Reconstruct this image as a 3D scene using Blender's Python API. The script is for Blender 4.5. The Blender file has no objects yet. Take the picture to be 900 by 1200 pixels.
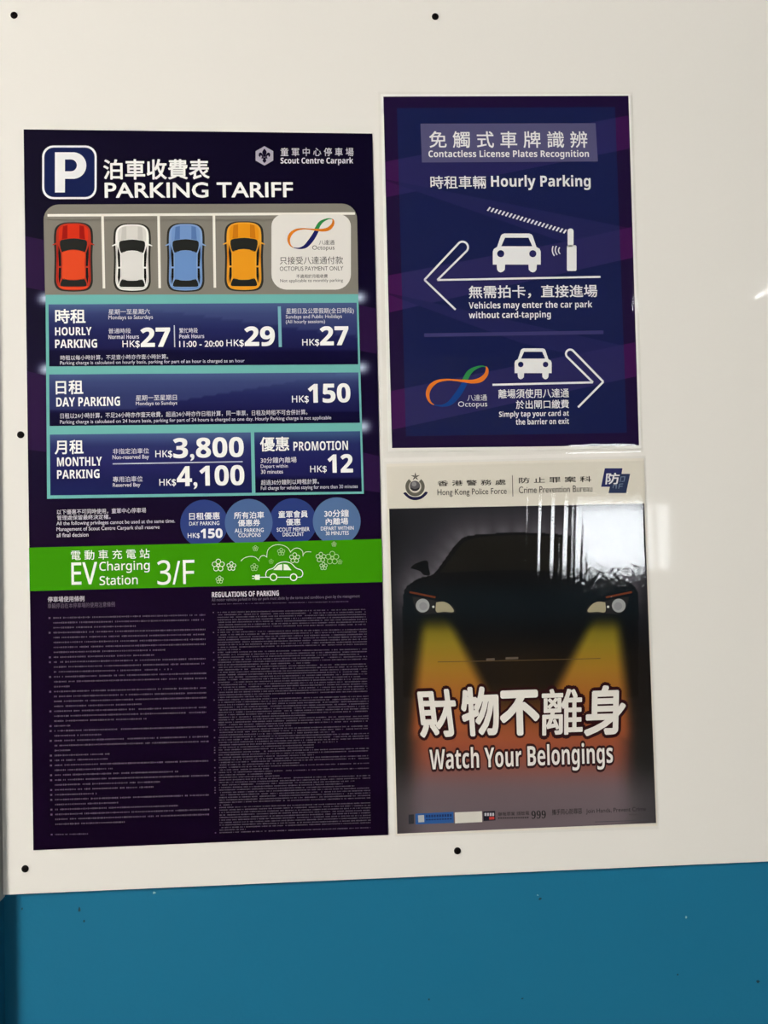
import bpy, bmesh, math, random
from mathutils import Vector, Matrix, noise
from mathutils.geometry import tessellate_polygon

scene = bpy.context.scene
COL = scene.collection

# ------------------------------------------------------------------ camera
CAM_POS = Vector((-0.024165, -0.903199, 1.485898))
CAM_ROT = Matrix(((0.998732, 0.022058, -0.045259),
                  (-0.044796, -0.021052, -0.998774),
                  (-0.022983, 0.999535, -0.020037)))
FOCAL = 900.0                                   # focal length in photo pixels (photo is 900 x 1200)
cam_data = bpy.data.cameras.new('camera')
cam_data.sensor_fit = 'HORIZONTAL'
cam_data.sensor_width = 36.0
cam_data.lens = 36.0 * FOCAL / 900.0
cam_data.clip_start = 0.01
cam = bpy.data.objects.new('camera', cam_data)
cam.matrix_world = Matrix.Translation(CAM_POS) @ CAM_ROT.to_4x4()
COL.objects.link(cam)
scene.camera = cam

# ------------------------------------------------------------------ world: even bright daylight outside
world = bpy.data.worlds.new('World'); scene.world = world
world.use_nodes = True
bg = world.node_tree.nodes['Background']
bg.inputs[0].default_value = (0.93, 0.97, 1.0, 1.0)
bg.inputs[1].default_value = 23.0

# ------------------------------------------------------------------ exposure
vs = scene.view_settings
scene.display_settings.display_device = 'sRGB'
vs.view_transform = 'Standard'
vs.look = 'None'
vs.exposure = 0.0
vs.gamma = 1.0
vs.use_curve_mapping = False

PRINT_K = 0.96           # photo value of a surface / its reflectance under this light

# ------------------------------------------------------------------ measuring: photo pixel -> point on the board plane (y = 0)
def wp(u, v, y=0.0):
    d = CAM_ROT @ Vector(((u - 450) / FOCAL, (600 - v) / FOCAL, -1.0))
    t = (y - CAM_POS.y) / d.y
    p = CAM_POS + d * t
    return p.x, p.z

def lin1(c):
    c = c / 255.0
    return c / 12.92 if c <= 0.04045 else ((c + 0.055) / 1.055) ** 2.4

def ink(rgb, k=PRINT_K):
    return tuple(min(0.93, lin1(c) / k) for c in rgb)
INK_K = {'vinyl': PRINT_K, 'paper': 1.04}      # the paper prints lie under clear film

# ------------------------------------------------------------------ materials
MATS = {}
def principled(name, col, rough=0.5, spec=0.5, metal=0.0):
    if name in MATS: return MATS[name]
    m = bpy.data.materials.new(name); m.use_nodes = True
    b = m.node_tree.nodes['Principled BSDF']
    b.inputs['Base Color'].default_value = (*col, 1)
    b.inputs['Roughness'].default_value = rough
    b.inputs['Specular IOR Level'].default_value = spec
    b.inputs['Metallic'].default_value = metal
    MATS[name] = m
    return m

FINISH = {'vinyl': (0.5, 0.02), 'paper': (0.6, 0.04)}
def printed(rgb, finish):
    r, s = FINISH[finish]
    return principled('print_%s_%02x%02x%02x' % (finish, *[int(c) for c in rgb]), ink(rgb, INK_K[finish]), r, s)

def printed_gradient(finish):
    n = 'print_gradient_' + finish
    if n in MATS: return MATS[n]
    r, s = FINISH[finish]
    m = principled(n, (1, 1, 1), r, s)
    nt = m.node_tree
    a = nt.nodes.new('ShaderNodeAttribute'); a.attribute_name = 'ink'
    nt.links.new(a.outputs['Color'], nt.nodes['Principled BSDF'].inputs['Base Color'])
    return m

def noise_mat(name, c1, c2, scale, rough, spec, bump=0.0, bscale=200.0, bdist=0.001, detail=4.0):
    m = principled(name, c1, rough, spec)
    nt = m.node_tree; b = nt.nodes['Principled BSDF']
    tc = nt.nodes.new('ShaderNodeTexCoord')
    n1 = nt.nodes.new('ShaderNodeTexNoise'); n1.inputs['Scale'].default_value = scale; n1.inputs['Detail'].default_value = detail
    mx = nt.nodes.new('ShaderNodeMix'); mx.data_type = 'RGBA'
    mx.inputs['A'].default_value = (*c1, 1); mx.inputs['B'].default_value = (*c2, 1)
    nt.links.new(tc.outputs['Object'], n1.inputs['Vector'])
    nt.links.new(n1.outputs['Fac'], mx.inputs['Factor'])
    nt.links.new(mx.outputs['Result'], b.inputs['Base Color'])
    if bump:
        n2 = nt.nodes.new('ShaderNodeTexNoise'); n2.inputs['Scale'].default_value = bscale; n2.inputs['Detail'].default_value = 3
        bp = nt.nodes.new('ShaderNodeBump'); bp.inputs['Strength'].default_value = bump; bp.inputs['Distance'].default_value = bdist
        nt.links.new(tc.outputs['Object'], n2.inputs['Vector'])
        nt.links.new(n2.outputs['Fac'], bp.inputs['Height'])
        nt.links.new(bp.outputs['Normal'], b.inputs['Normal'])
    return m

M_BLUE = noise_mat('blue_gloss_paint', (0.008, 0.148, 0.275), (0.013, 0.160, 0.280), 3.0, 0.42, 0.16, 0.25, 260.0, 0.0006)
M_BOARD = noise_mat('white_laminate_board', (0.815, 0.795, 0.755), (0.83, 0.81, 0.775), 1.6, 0.035, 0.13, 0.03, 18.0, 0.0004)
M_CLAD = noise_mat('white_cladding', (0.70, 0.68, 0.64), (0.74, 0.72, 0.68), 3.0, 0.4, 0.4)
M_CONC = noise_mat('dark_concrete', (0.10, 0.10, 0.10), (0.15, 0.148, 0.142), 1.3, 0.8, 0.2, 0.3, 60.0, 0.002)
M_FLOOR = noise_mat('grey_floor_paint', (0.16, 0.165, 0.16), (0.22, 0.22, 0.21), 1.0, 0.45, 0.3, 0.2, 90.0, 0.001)
M_CEIL = noise_mat('grey_ceiling', (0.16, 0.16, 0.155), (0.2, 0.2, 0.19), 1.2, 0.9, 0.1, 0.2, 50.0, 0.001)
M_SCREW = principled('black_screw', (0.004, 0.003, 0.003), 0.6, 0.06)
M_METAL = principled('white_enamel', (0.7, 0.7, 0.68), 0.35, 0.5)
M_FRAME = principled('grey_window_frame', (0.45, 0.45, 0.45), 0.4, 0.5)
M_CHIP = principled('dark_chip', (0.02, 0.05, 0.07), 0.8, 0.1)
M_CHIP2 = principled('pale_chip', (0.35, 0.5, 0.52), 0.8, 0.1)

def emit_mat(name, col, strength):
    m = bpy.data.materials.new(name); m.use_nodes = True
    nt = m.node_tree; nt.nodes.clear()
    e = nt.nodes.new('ShaderNodeEmission'); e.inputs[0].default_value = (*col, 1); e.inputs[1].default_value = strength
    o = nt.nodes.new('ShaderNodeOutputMaterial'); nt.links.new(e.outputs[0], o.inputs[0])
    return m

def film_mat(name, ior, scale, bump):
    m = bpy.data.materials.new(name); m.use_nodes = True
    nt = m.node_tree; nt.nodes.clear()
    tr = nt.nodes.new('ShaderNodeBsdfTransparent'); tr.inputs[0].default_value = (0.985, 0.985, 0.98, 1)
    gl = nt.nodes.new('ShaderNodeBsdfGlossy'); gl.inputs['Roughness'].default_value = 0.035
    fr = nt.nodes.new('ShaderNodeFresnel'); fr.inputs['IOR'].default_value = ior
    tc = nt.nodes.new('ShaderNodeTexCoord')
    no = nt.nodes.new('ShaderNodeTexNoise'); no.inputs['Scale'].default_value = scale; no.inputs['Detail'].default_value = 2
    bp = nt.nodes.new('ShaderNodeBump'); bp.inputs['Strength'].default_value = bump; bp.inputs['Distance'].default_value = 0.0003
    mx = nt.nodes.new('ShaderNodeMixShader'); o = nt.nodes.new('ShaderNodeOutputMaterial')
    L = nt.links.new
    L(tc.outputs['Object'], no.inputs['Vector']); L(no.outputs['Fac'], bp.inputs['Height'])
    L(bp.outputs['Normal'], gl.inputs['Normal'])
    # a thin sheet reflects alike from both sides
    ge = nt.nodes.new('ShaderNodeNewGeometry'); ma = nt.nodes.new('ShaderNodeMath'); ma.operation = 'MULTIPLY_ADD'
    ma.inputs[1].default_value = 1.0 / ior - ior; ma.inputs[2].default_value = ior
    L(ge.outputs['Backfacing'], ma.inputs[0]); L(ma.outputs[0], fr.inputs['IOR'])
    L(fr.outputs[0], mx.inputs[0]); L(tr.outputs[0], mx.inputs[1]); L(gl.outputs[0], mx.inputs[2]); L(mx.outputs[0], o.inputs[0])
    return m

# ------------------------------------------------------------------ generic builders
def link(name, me, mat=None, parent=None, smooth=False):
    o = bpy.data.objects.new(name, me); COL.objects.link(o)
    if mat is not None and not me.materials: me.materials.append(mat)
    if parent is not None: o.parent = parent
    if smooth:
        me.polygons.foreach_set('use_smooth', [True] * len(me.polygons))
    return o

def boxes_mesh(name, lst):
    me = bpy.data.meshes.new(name); V, F = [], []
    for (x0, x1, y0, y1, z0, z1) in lst:
        b = len(V)
        V += [(x0, y0, z0), (x1, y0, z0), (x1, y1, z0), (x0, y1, z0), (x0, y0, z1), (x1, y0, z1), (x1, y1, z1), (x0, y1, z1)]
        F += [[b + i for i in f] for f in ((0, 3, 2, 1), (4, 5, 6, 7), (0, 1, 5, 4), (1, 2, 6, 5), (2, 3, 7, 6), (3, 0, 4, 7))]
    me.from_pydata(V, [], F); me.update()
    return me

def structure(name, lst, mat, parent=None):
    o = link(name, boxes_mesh(name, lst), mat, parent)
    if parent is None: o['kind'] = 'structure'
    return o

def tag(o, label, cat, group=None):
    o['label'] = label; o['category'] = cat
    if group: o['group'] = group
    return o

# ================================================================== THE SETTING
BOARD_T = 0.010
X_CORNER = wp(-0.3, 1048)[0]                    # inner corner with the shallow pier
Z_BOARD = wp(450, 1029.5)[1]
ROOM_X0, ROOM_X1, ROOM_Y, ROOM_H = -2.5, 4.0, -5.0, 2.8

wall_back = structure('wall_back', [(X_CORNER - 0.001, ROOM_X1, BOARD_T, 0.2, 0, ROOM_H)], M_BLUE)
wall_pier = structure('wall_left', [(ROOM_X0, X_CORNER, -0.012, 0.2, 0, ROOM_H)], M_BLUE)
structure('floor', [(ROOM_X0, ROOM_X1, ROOM_Y, 0.2, -0.1, 0)], M_FLOOR)
structure('ceiling', [(ROOM_X0, ROOM_X1, ROOM_Y, 0.2, ROOM_H, ROOM_H + 0.1)], M_CEIL)
structure('wall_right', [(ROOM_X1, ROOM_X1 + 0.15, ROOM_Y, 0.2, 0, ROOM_H)], M_CONC)
structure('wall_side', [(ROOM_X0 - 0.15, ROOM_X0, ROOM_Y, 0.2, 0, ROOM_H)], M_CONC)
WX0, WX1, WZ0, WZ1 = 1.66, 2.53, 1.08, 1.65
structure('wall_front', [(ROOM_X0, WX0, ROOM_Y - 0.15, ROOM_Y, 0, ROOM_H), (WX1, ROOM_X1, ROOM_Y - 0.15, ROOM_Y, 0, ROOM_H),
                         (WX0, WX1, ROOM_Y - 0.15, ROOM_Y, 0, WZ0), (WX0, WX1, ROOM_Y - 0.15, ROOM_Y, WZ1, ROOM_H)], M_CONC)
win = structure('window_1', [(WX0, WX0 + 0.03, -5.06, -5.0, WZ0, WZ1), (WX1 - 0.03, WX1, -5.06, -5.0, WZ0, WZ1),
                             (WX0 + 0.03, WX1 - 0.03, -5.06, -5.0, WZ0, WZ0 + 0.03), (WX0 + 0.03, WX1 - 0.03, -5.06, -5.0, WZ1 - 0.03, WZ1)], M_FRAME)
structure('mullion', [(2.36, 2.38, -5.05, -5.01, WZ0 + 0.03, WZ1 - 0.03)], M_FRAME, win)
pl = bpy.data.lights.new('window_daylight_offscreen', 'AREA'); pl.shape = 'RECTANGLE'; pl.size = WX1 - WX0; pl.size_y = WZ1 - WZ0
pl.cycles.is_portal = True
po = bpy.data.objects.new('window_daylight_offscreen', pl); COL.objects.link(po)
po.location = ((WX0 + WX1) / 2, -5.08, (WZ0 + WZ1) / 2); po.rotation_euler = (math.pi / 2, 0, 0)
# area lamps shine along their local -Z; turn it into +Y
po.rotation_euler = (math.radians(90), 0, math.radians(0))

# ------------------------------------------------------------------ paint chips on the blue wall
random.seed(4)
def chip(u, v, r, mat, elong=1.0):
    x, z = wp(u, v, BOARD_T); n = 9
    V = [(0, 0, 0)]; F = []
    for i in range(n):
        a = 2 * math.pi * i / n; q = r * random.uniform(0.55, 1.25)
        V.append((q * math.cos(a), 0, q * elong * math.sin(a)))
    for i in range(n): F.append((0, 1 + i, 1 + (i + 1) % n))
    me = bpy.data.meshes.new('paint_chip'); me.from_pydata(V, [], F)
    o = link('paint_chip', me, mat, wall_back); o.location = (x, BOARD_T - 0.0002, z)
for u, v, r, mt, e in ((93, 1065, 0.0017, M_CHIP, 1.8), (98.5, 1079, 0.0015, M_CHIP, 1.0), (181, 1046, 0.0016, M_CHIP2, 1.0),
                       (633, 1053, 0.002, M_CHIP, 0.8), (804, 1075, 0.0012, M_CHIP2, 1.3), (794, 1142, 0.0013, M_CHIP, 1.0),
                       (888, 1150, 0.0024, M_CHIP, 0.9), (612, 1170, 0.0016, M_CHIP, 0.6), (503, 1171, 0.0012, M_CHIP, 1.0),
                       (26, 1065, 0.001, M_CHIP, 1.3), (630, 1049, 0.0013, M_CHIP2, 0.6)):
    chip(u, v, r, mt, e)

# ------------------------------------------------------------------ white board with screws
SX, SZ = 0.49501, 0.49485
S0x, S0z = -0.40218, 1.5 - 0.39424
bx0 = wp(3.2, 1040)[0]; bx1 = S0x + 2 * SX + 0.027; bz1 = S0z + 3 * SZ - 0.22
board = bpy.data.objects.new('wall_board', None); COL.objects.link(board)
board.location = (bx0 + 0.5, 0, Z_BOARD)
tag(board, 'large glossy white board screwed over the blue wall', 'board')
bm = bmesh.new()
bmesh.ops.create_cube(bm, size=1.0)
for v in bm.verts:
    v.co = Vector(((bx0 if v.co.x < 0 else bx1) - board.location.x, 0.0 if v.co.y < 0 else BOARD_T, (Z_BOARD if v.co.z < 0 else bz1) - board.location.z))
bmesh.ops.bevel(bm, geom=[e for e in bm.edges if all(abs(v.co.y) < 1e-6 for v in e.verts)], offset=0.0008, segments=2, affect='EDGES')
me = bpy.data.meshes.new('panel'); bm.to_mesh(me); bm.free()
link('panel', me, M_BOARD, board)

def screw_mesh():
    bm = bmesh.new(); n = 20; rings = []
    prof = [(0.0041, 0.0), (0.0041, -0.0004), (0.0036, -0.0011), (0.0024, -0.0016), (0.0014, -0.0017)]
    for r, y in prof:
        rings.append([bm.verts.new((r * math.cos(2 * math.pi * i / n), y, r * math.sin(2 * math.pi * i / n))) for i in range(n)])
    for a, b in zip(rings, rings[1:]):
        for i in range(n): bm.faces.new((a[i], a[(i + 1) % n], b[(i + 1) % n], b[i]))
    # recessed drive socket
    sock = [bm.verts.new((0.0011 * math.cos(2 * math.pi * i / n), -0.0006, 0.0011 * math.sin(2 * math.pi * i / n))) for i in range(n)]
    for i in range(n): bm.faces.new((rings[-1][i], rings[-1][(i + 1) % n], sock[(i + 1) % n], sock[i]))
    bm.faces.new(sock)
    bmesh.ops.recalc_face_normals(bm, faces=bm.faces)
    me = bpy.data.meshes.new('screw'); bm.to_mesh(me); bm.free(); me.materials.append(M_SCREW)
    return me
SM = screw_mesh()
photo_screws = {(0, 2): (16.5, 18), (1, 2): (510, 19.5), (0, 1): (24.3, 509.5), (0, 0): (29.5, 1018), (1, 0): (536, 997)}
for i in range(3):
    for j in range(3):
        if (i, j) == (1, 1): continue            # behind the posters
        x, z = wp(*photo_screws[(i, j)]) if (i, j) in photo_screws else (S0x + i * SX, S0z + j * SZ)
        o = link('screw', SM, None, board)
        o.location = (x - board.location.x, 0.0, z - board.location.z)

# white cladding board on the side of the pier, its lower corner showing by the blue wall
cl = link('cladding_board', boxes_mesh('cladding_board', [(-0.0002, 0.0016, -0.0105, 0.009, 0, 1.25)]), M_CLAD)
cl.location = (X_CORNER, 0, wp(1, 1055)[1])
tag(cl, 'narrow white cladding strip on side of blue pier', 'cladding')

# ------------------------------------------------------------------ fluorescent battens of the car park
def batten(name, tube_name, loc, length, label, tube_mat, rad):
    t = bpy.data.objects.new(name, None); COL.objects.link(t); t.location = loc
    tag(t, label, 'light')
    link('housing', boxes_mesh('housing', [(-0.06, 0.06, -length / 2 - 0.03, length / 2 + 0.03, 0.0, 0.05)]), M_METAL, t)
    bm = bmesh.new()
    bmesh.ops.create_cone(bm, cap_ends=True, segments=12, radius1=rad, radius2=rad, depth=length,
                          matrix=Matrix.Translation((0, 0, -0.03)) @ Matrix.Rotation(math.pi / 2, 4, 'X'))
    me = bpy.data.meshes.new(tube_name); bm.to_mesh(me); bm.free()
    link(tube_name, me, tube_mat, t, True)
    for e in (-1, 1):
        y0 = e * (length / 2 + 0.012)
        link('tube_holder', boxes_mesh('tube_holder', [(-0.012, 0.012, y0 - 0.012, y0 + 0.012, -0.045, 0.0)]), M_METAL, t)
    return t
WARM = emit_mat('warm_tube', (1.0, 0.945, 0.86), 1420.0)
COOL = emit_mat('cool_tube', (0.95, 0.98, 1.0), 75.0)
# the side the light on the board comes from (bright left half, shade beside the pier)
batten('fluorescent_batten_offscreen', 'warm_tube_offscreen', (-2.35, -2.6, 2.75), 1.5, 'warm fluorescent batten on ceiling on the blue pier side', WARM, 0.014)
# the tube mirrored as a short bright streak in the board
batten('fluorescent_light_offscreen', 'cool_tube_offscreen', (2.27, -2.66, 2.75), 1.2, 'thin cool fluorescent batten on ceiling beside the window', COOL, 0.008)

# ================================================================== PRINT BUILDERS
LAYER = 0.00005
class Sheet:
    """One poster: an Empty at the middle of its lower edge, its print built as thin layers on its face."""
    def __init__(self, name, label, corners, finish, face):
        P = [wp(*c) for c in corners]                    # TL TR BR BL
        self.ox = (P[2][0] + P[3][0]) / 2; self.oz = (P[2][1] + P[3][1]) / 2
        self.root = bpy.data.objects.new(name, None); COL.objects.link(self.root)
        self.root.location = (self.ox, 0, self.oz)
        tag(self.root, label, 'poster')
        self.finish = finish; self.face = face           # face: distance of the printed face from the board
        self.texts = []
    def y(self, layer): return -(self.face + layer * LAYER)
    def pt(self, u, v, layer):
        x, z = wp(u, v); return (x - self.ox, self.y(layer), z - self.oz)
    def slab(self, name, corners, rgb, back=0.0, front=None, mat=None):
        f = self.face if front is None else front
        P = [wp(*c) for c in corners]
        V = [(x - self.ox, -f, z - self.oz) for x, z in P] + [(x - self.ox, -back, z - self.oz) for x, z in P]
        F = [(3, 2, 1, 0), (4, 5, 6, 7)] + [(i, (i + 1) % 4, 4 + (i + 1) % 4, 4 + i) for i in range(4)]
        me = bpy.data.meshes.new(name); me.from_pydata(V, [], F)
        return link(name, me, mat or printed(rgb, self.finish), self.root)
    def polys(self, name, plist, rgb, layer, parent=None):
        """plist: list of (outline, holes...) in photo pixels"""
        V, F = [], []
        for loops in plist:
            if not isinstance(loops[0][0], (tuple, list)): loops = [loops]
            pts = [[self.pt(u, v, layer) for u, v in lp] for lp in loops]
            flat = [p for lp in pts for p in lp]
            b = len(V); V += flat
            for t in tessellate_polygon([[Vector((p[0], p[2], 0)) for p in lp] for lp in pts]):
                a, c, d = [flat[i] for i in t]
                cr = (c[0] - a[0]) * (d[2] - a[2]) - (c[2] - a[2]) * (d[0] - a[0])
                F.append(tuple(b + i for i in (t if cr > 0 else (t[0], t[2], t[1]))))
        me = bpy.data.meshes.new(name); me.from_pydata(V, [], F); me.update()
        return link(name, me, printed(rgb, self.finish), parent or self.root)
    def grid(self, name, corners, nx, ny, fn, layer, parent=None):
        """colour gradient print: fn(u, v) in photo pixels gives the ink"""
        (x0, y0), (x1, y1), (x2, y2), (x3, y3) = corners
        V, C, F = [], [], []
        for j in range(ny + 1):
            t = j / ny
            for i in range(nx + 1):
                s = i / nx
                u = (x0 * (1 - s) + x1 * s) * (1 - t) + (x3 * (1 - s) + x2 * s) * t
                v = (y0 * (1 - s) + y1 * s) * (1 - t) + (y3 * (1 - s) + y2 * s) * t
                V.append(self.pt(u, v, layer)); C.extend((*ink(fn(u, v), INK_K[self.finish]), 1.0))
        for j in range(ny):
            for i in range(nx):
                a = j * (nx + 1) + i; F.append((a + nx + 1, a + nx + 2, a + 1, a))
        me = bpy.data.meshes.new(name); me.from_pydata(V, [], F)
        at = me.attributes.new('ink', 'FLOAT_COLOR', 'POINT'); at.data.foreach_set('color', C)
        return link(name, me, printed_gradient(self.finish), parent or self.root)
    def stroke(self, name, lines, rgb, layer, w, parent=None, closed=False):
        """polylines with width w (photo px), w may be a list per line point"""
        quads = []
        for ln in lines: quads += stroke_quads(ln, w, closed)
        return self.polys(name, quads, rgb, layer, parent)
    def text(self, body, x0, x1, yt, yb, rgb=(245, 243, 240), b=0.0, layer=6, parent=None, name='lettering', outline=None, shear=0.0, font=True):
        if font and (b >= 0.02 or yb - yt > 10.5 or body == 'HK$') and all(ord(c) < 128 for c in body):
            body, b = (math_alpha(body, 0x1D5D4, 0x1D5EE, 0x1D7EC), max(0.0, b - 0.03)) if b >= 0.02 else (math_alpha(body, 0x1D5A0, 0x1D5BA, 0x1D7E2), b)
        TEXTS.append((self, body, x0, x1, yt, yb, rgb, b, layer, parent or self.root, name, outline, shear))

def math_alpha(t, up, lo, dg):
    """letters and digits as the upright sans or bold sans alphabets of the built-in typeface"""
    return ''.join(chr(up + ord(c) - 65) if 'A' <= c <= 'Z' else chr(lo + ord(c) - 97) if 'a' <= c <= 'z' else chr(dg + ord(c) - 48) if '0' <= c <= '9' else c for c in t)

def stroke_quads(ln, w, closed=False):
    n = len(ln); out = []
    L, Rr = [], []
    for i in range(n):
        if closed: p, q = ln[i - 1], ln[(i + 1) % n]
        else: p, q = ln[max(0, i - 1)], ln[min(n - 1, i + 1)]
        dx, dy = q[0] - p[0], q[1] - p[1]; d = math.hypot(dx, dy) or 1
        nx, ny = -dy / d, dx / d
        m = 1.0
        if 0 < i < n - 1 or closed:
            ax, ay = ln[i][0] - ln[i - 1][0], ln[i][1] - ln[i - 1][1]; al = math.hypot(ax, ay) or 1
            m = 1 / max(0.45, abs(-ay / al * nx + ax / al * ny))
        hw = (ln[i][2] if len(ln[i]) > 2 else w) / 2 * m
        L.append((ln[i][0] + nx * hw, ln[i][1] + ny * hw)); Rr.append((ln[i][0] - nx * hw, ln[i][1] - ny * hw))
    for i in range(n if closed else n - 1):
        j = (i + 1) % n
        out.append([L[i], L[j], Rr[j], Rr[i]])
    return out

def rrect(x0, y0, x1, y1, r, n=6, rb=None):
    rb = r if rb is None else rb
    P = []
    for cx, cy, a0, q in ((x0 + r, y0 + r, 180, r), (x1 - r, y0 + r, 270, r), (x1 - rb, y1 - rb, 0, rb), (x0 + rb, y1 - rb, 90, rb)):
        for i in range(n + 1):
            a = math.radians(a0 + 90 * i / n); P.append((cx + q * math.cos(a), cy + q * math.sin(a)))
    return P
def ring(cx, cy, r, n=28): return [(cx + r * math.cos(2 * math.pi * i / n), cy + r * math.sin(2 * math.pi * i / n)) for i in range(n)]
def arc(cx, cy, r, a0, a1, n=12): return [(cx + r * math.cos(math.radians(a0 + (a1 - a0) * i / n)), cy + r * math.sin(math.radians(a0 + (a1 - a0) * i / n))) for i in range(n + 1)]
def crom(P, n=5):
    out = []
    for i in range(len(P) - 1):
        p0, p1, p2, p3 = P[max(0, i - 1)], P[i], P[i + 1], P[min(len(P) - 1, i + 2)]
        for k in range(n):
            t = k / n
            out.append(tuple(0.5 * (2 * b + (c - a) * t + (2 * a - 5 * b + 4 * c - d) * t * t + (3 * b - a - 3 * c + d) * t ** 3) for a, b, c, d in zip(p0, p1, p2, p3)))
    out.append(tuple(P[-1])); return out
def sm(a, b, x):
    t = min(1, max(0, (x - a) / (b - a))); return t * t * (3 - 2 * t)
def mixc(a, b, t): return tuple(p + (q - p) * t for p, q in zip(a, b))
def ramp(stops, x):
    if x <= stops[0][0]: return stops[0][1]
    for (a, ca), (b, cb) in zip(stops, stops[1:]):
        if x <= b: return mixc(ca, cb, (x - a) / (b - a))
    return stops[-1][1]
TEXTS = []

def build_texts():
    """all lettering at once: font curves -> flat meshes fitted to their measured boxes.
    Bold weights are the glyphs thickened by b (in ems): copies moved round a circle."""
    cache = {}
    for T in TEXTS:
        if T[1] in cache: continue
        cu = bpy.data.curves.new('t', 'FONT'); cu.body = T[1]; cu.size = 1.0
        if '童' in T[1]: cu.offset = 0.0003       # keeps this glyph's strokes filled
        cu.resolution_u = 3; cu.dimensions = '2D'; cu.fill_mode = 'FRONT'
        o = bpy.data.objects.new('t', cu); COL.objects.link(o); cache[T[1]] = o
    dg = bpy.context.evaluated_depsgraph_get(); dg.update()
    data = {}
    for k, o in cache.items():
        me = bpy.data.meshes.new_from_object(o.evaluated_get(dg))
        V = [(v.co.x, v.co.y) for v in me.vertices]; F = [tuple(p.vertices) for p in me.polygons]
        F = [f if tri_area(V, f) < 0 else tuple(reversed(f)) for f in F]
        data[k] = (V, [tuple(reversed(f)) for f in F]); bpy.data.meshes.remove(me)
    for o in cache.values():
        cu = o.data; bpy.data.objects.remove(o); bpy.data.curves.remove(cu)
    for (S, body, x0, x1, yt, yb, rgb, b, layer, parent, name, outline, shear) in TEXTS:
        uc, vc = (x0 + x1) / 2, (yt + yb) / 2
        cx, cz = wp(uc, vc)
        W = math.hypot(wp(uc + 1, vc)[0] - cx, wp(uc + 1, vc)[1] - cz) * (x1 - x0)
        H = math.hypot(wp(uc, vc + 1)[0] - cx, wp(uc, vc + 1)[1] - cz) * (yb - yt)
        V0, F0 = data[body]
        xs = [v[0] for v in V0]; ys = [v[1] for v in V0]
        mx, my = (min(xs) + max(xs)) / 2, (min(ys) + max(ys)) / 2
        sx, sy = W / (max(xs) - min(xs) + 2 * b), H / (max(ys) - min(ys) + 2 * b)
        def make(r, col, lay, nm, par):
            n = 0 if r <= 0 else (4 if r < 0.013 else (8 if r < 0.04 else 14))
            offs = [(0, 0)] + [(r * math.cos(2 * math.pi * (k + 0.5) / n), r * math.sin(2 * math.pi * (k + 0.5) / n)) for k in range(n)]
            if r > 0.045: offs += [(0.5 * a, 0.5 * c) for a, c in offs[1:]]
            P, F = [], []
            for k, (dx, dy) in enumerate(offs):
                base = len(P); yy = S.y(lay) - k * 1.0e-6
                for x, y in V0:
                    X, Y = x + dx - mx, y + dy - my
                    P.append((X * sx + Y * sy * shear + cx - S.ox, yy, Y * sy + cz - S.oz))
                F += [tuple(i + base for i in f) for f in F0]
            me = bpy.data.meshes.new(nm); me.from_pydata(P, [], F); me.update()
            return link(nm, me, printed(col, S.finish), par)
        make(b, rgb, layer, name, parent)
        if outline: make(outline[1], outline[0], layer - 2, 'lettering_outline', parent)

def tri_area(V, f):
    return sum(V[f[i]][0] * V[f[(i + 1) % len(f)]][1] - V[f[(i + 1) % len(f)]][0] * V[f[i]][1] for i in range(len(f)))

def octopus_logo(S, ox, oy, k, cols, layer, parent):
    def tr(P): return [(ox + x * k, oy + y * k, w * k) for x, y, w in crom(P, 4)]
    root = S.stroke('logo', [tr([(275, 372, 5), (330, 380, 14), (390, 362, 34), (440, 310, 44), (480, 250, 42), (505, 203, 38)])], cols[1], layer, 1, parent)
    S.stroke('logo', [tr([(497, 200, 38), (530, 142, 34), (570, 112, 22), (620, 96, 10), (652, 102, 5)])], cols[2], layer + 1, 1, parent)
    S.stroke('logo', [tr([(650, 98, 5), (659, 118, 18), (652, 155, 28), (615, 192, 34), (560, 206, 28), (500, 203, 20), (430, 196, 12), (370, 193, 13), (300, 206, 22),
                          (250, 245, 30), (232, 300, 26), (248, 350, 14), (278, 374, 5)])], cols[0], layer + 2, 1, parent)
    return root

# ================================================================== POSTER 1: PARKING TARIFF
T1 = [(28, 152), (436.3, 157), (455, 978), (39.5, 996)]
A = Sheet('parking_tariff_poster', 'tall dark navy parking tariff poster with prices and a green band', T1, 'vinyl', 0.0009)
A.slab('sheet', T1, (16, 8, 30))
GLOW = [(53.5, 350), (54.5, 433), (56, 504), (421, 349), (423.5, 431), (425.5, 500)]
def bg1(u, v):
    c = ramp([(150, (10, 5, 28)), (300, (11, 6, 30)), (420, (14, 8, 35)), (560, (16, 7, 35)), (640, (20, 6, 32)), (700, (17, 4, 28)), (1000, (14, 3, 23))], v)
    for gx, gy in GLOW:
        d = ((u - gx) / 8) ** 2 + ((v - gy) / 6.5) ** 2
        if d < 8: c = mixc(c, (190, 205, 228), math.exp(-d))
    return c
A.grid('printed_background', T1, 136, 270, bg1, 1)
A.polys('printed_facet', [[(29.7, 277), (440.9, 362), (442.2, 415), (30.5, 337)]], (38, 18, 56), 1.3)
A.polys('printed_facet', [[(31.9, 435), (444.9, 535), (445.8, 577), (33.1, 527)]], (38, 18, 56), 1.3)
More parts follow.
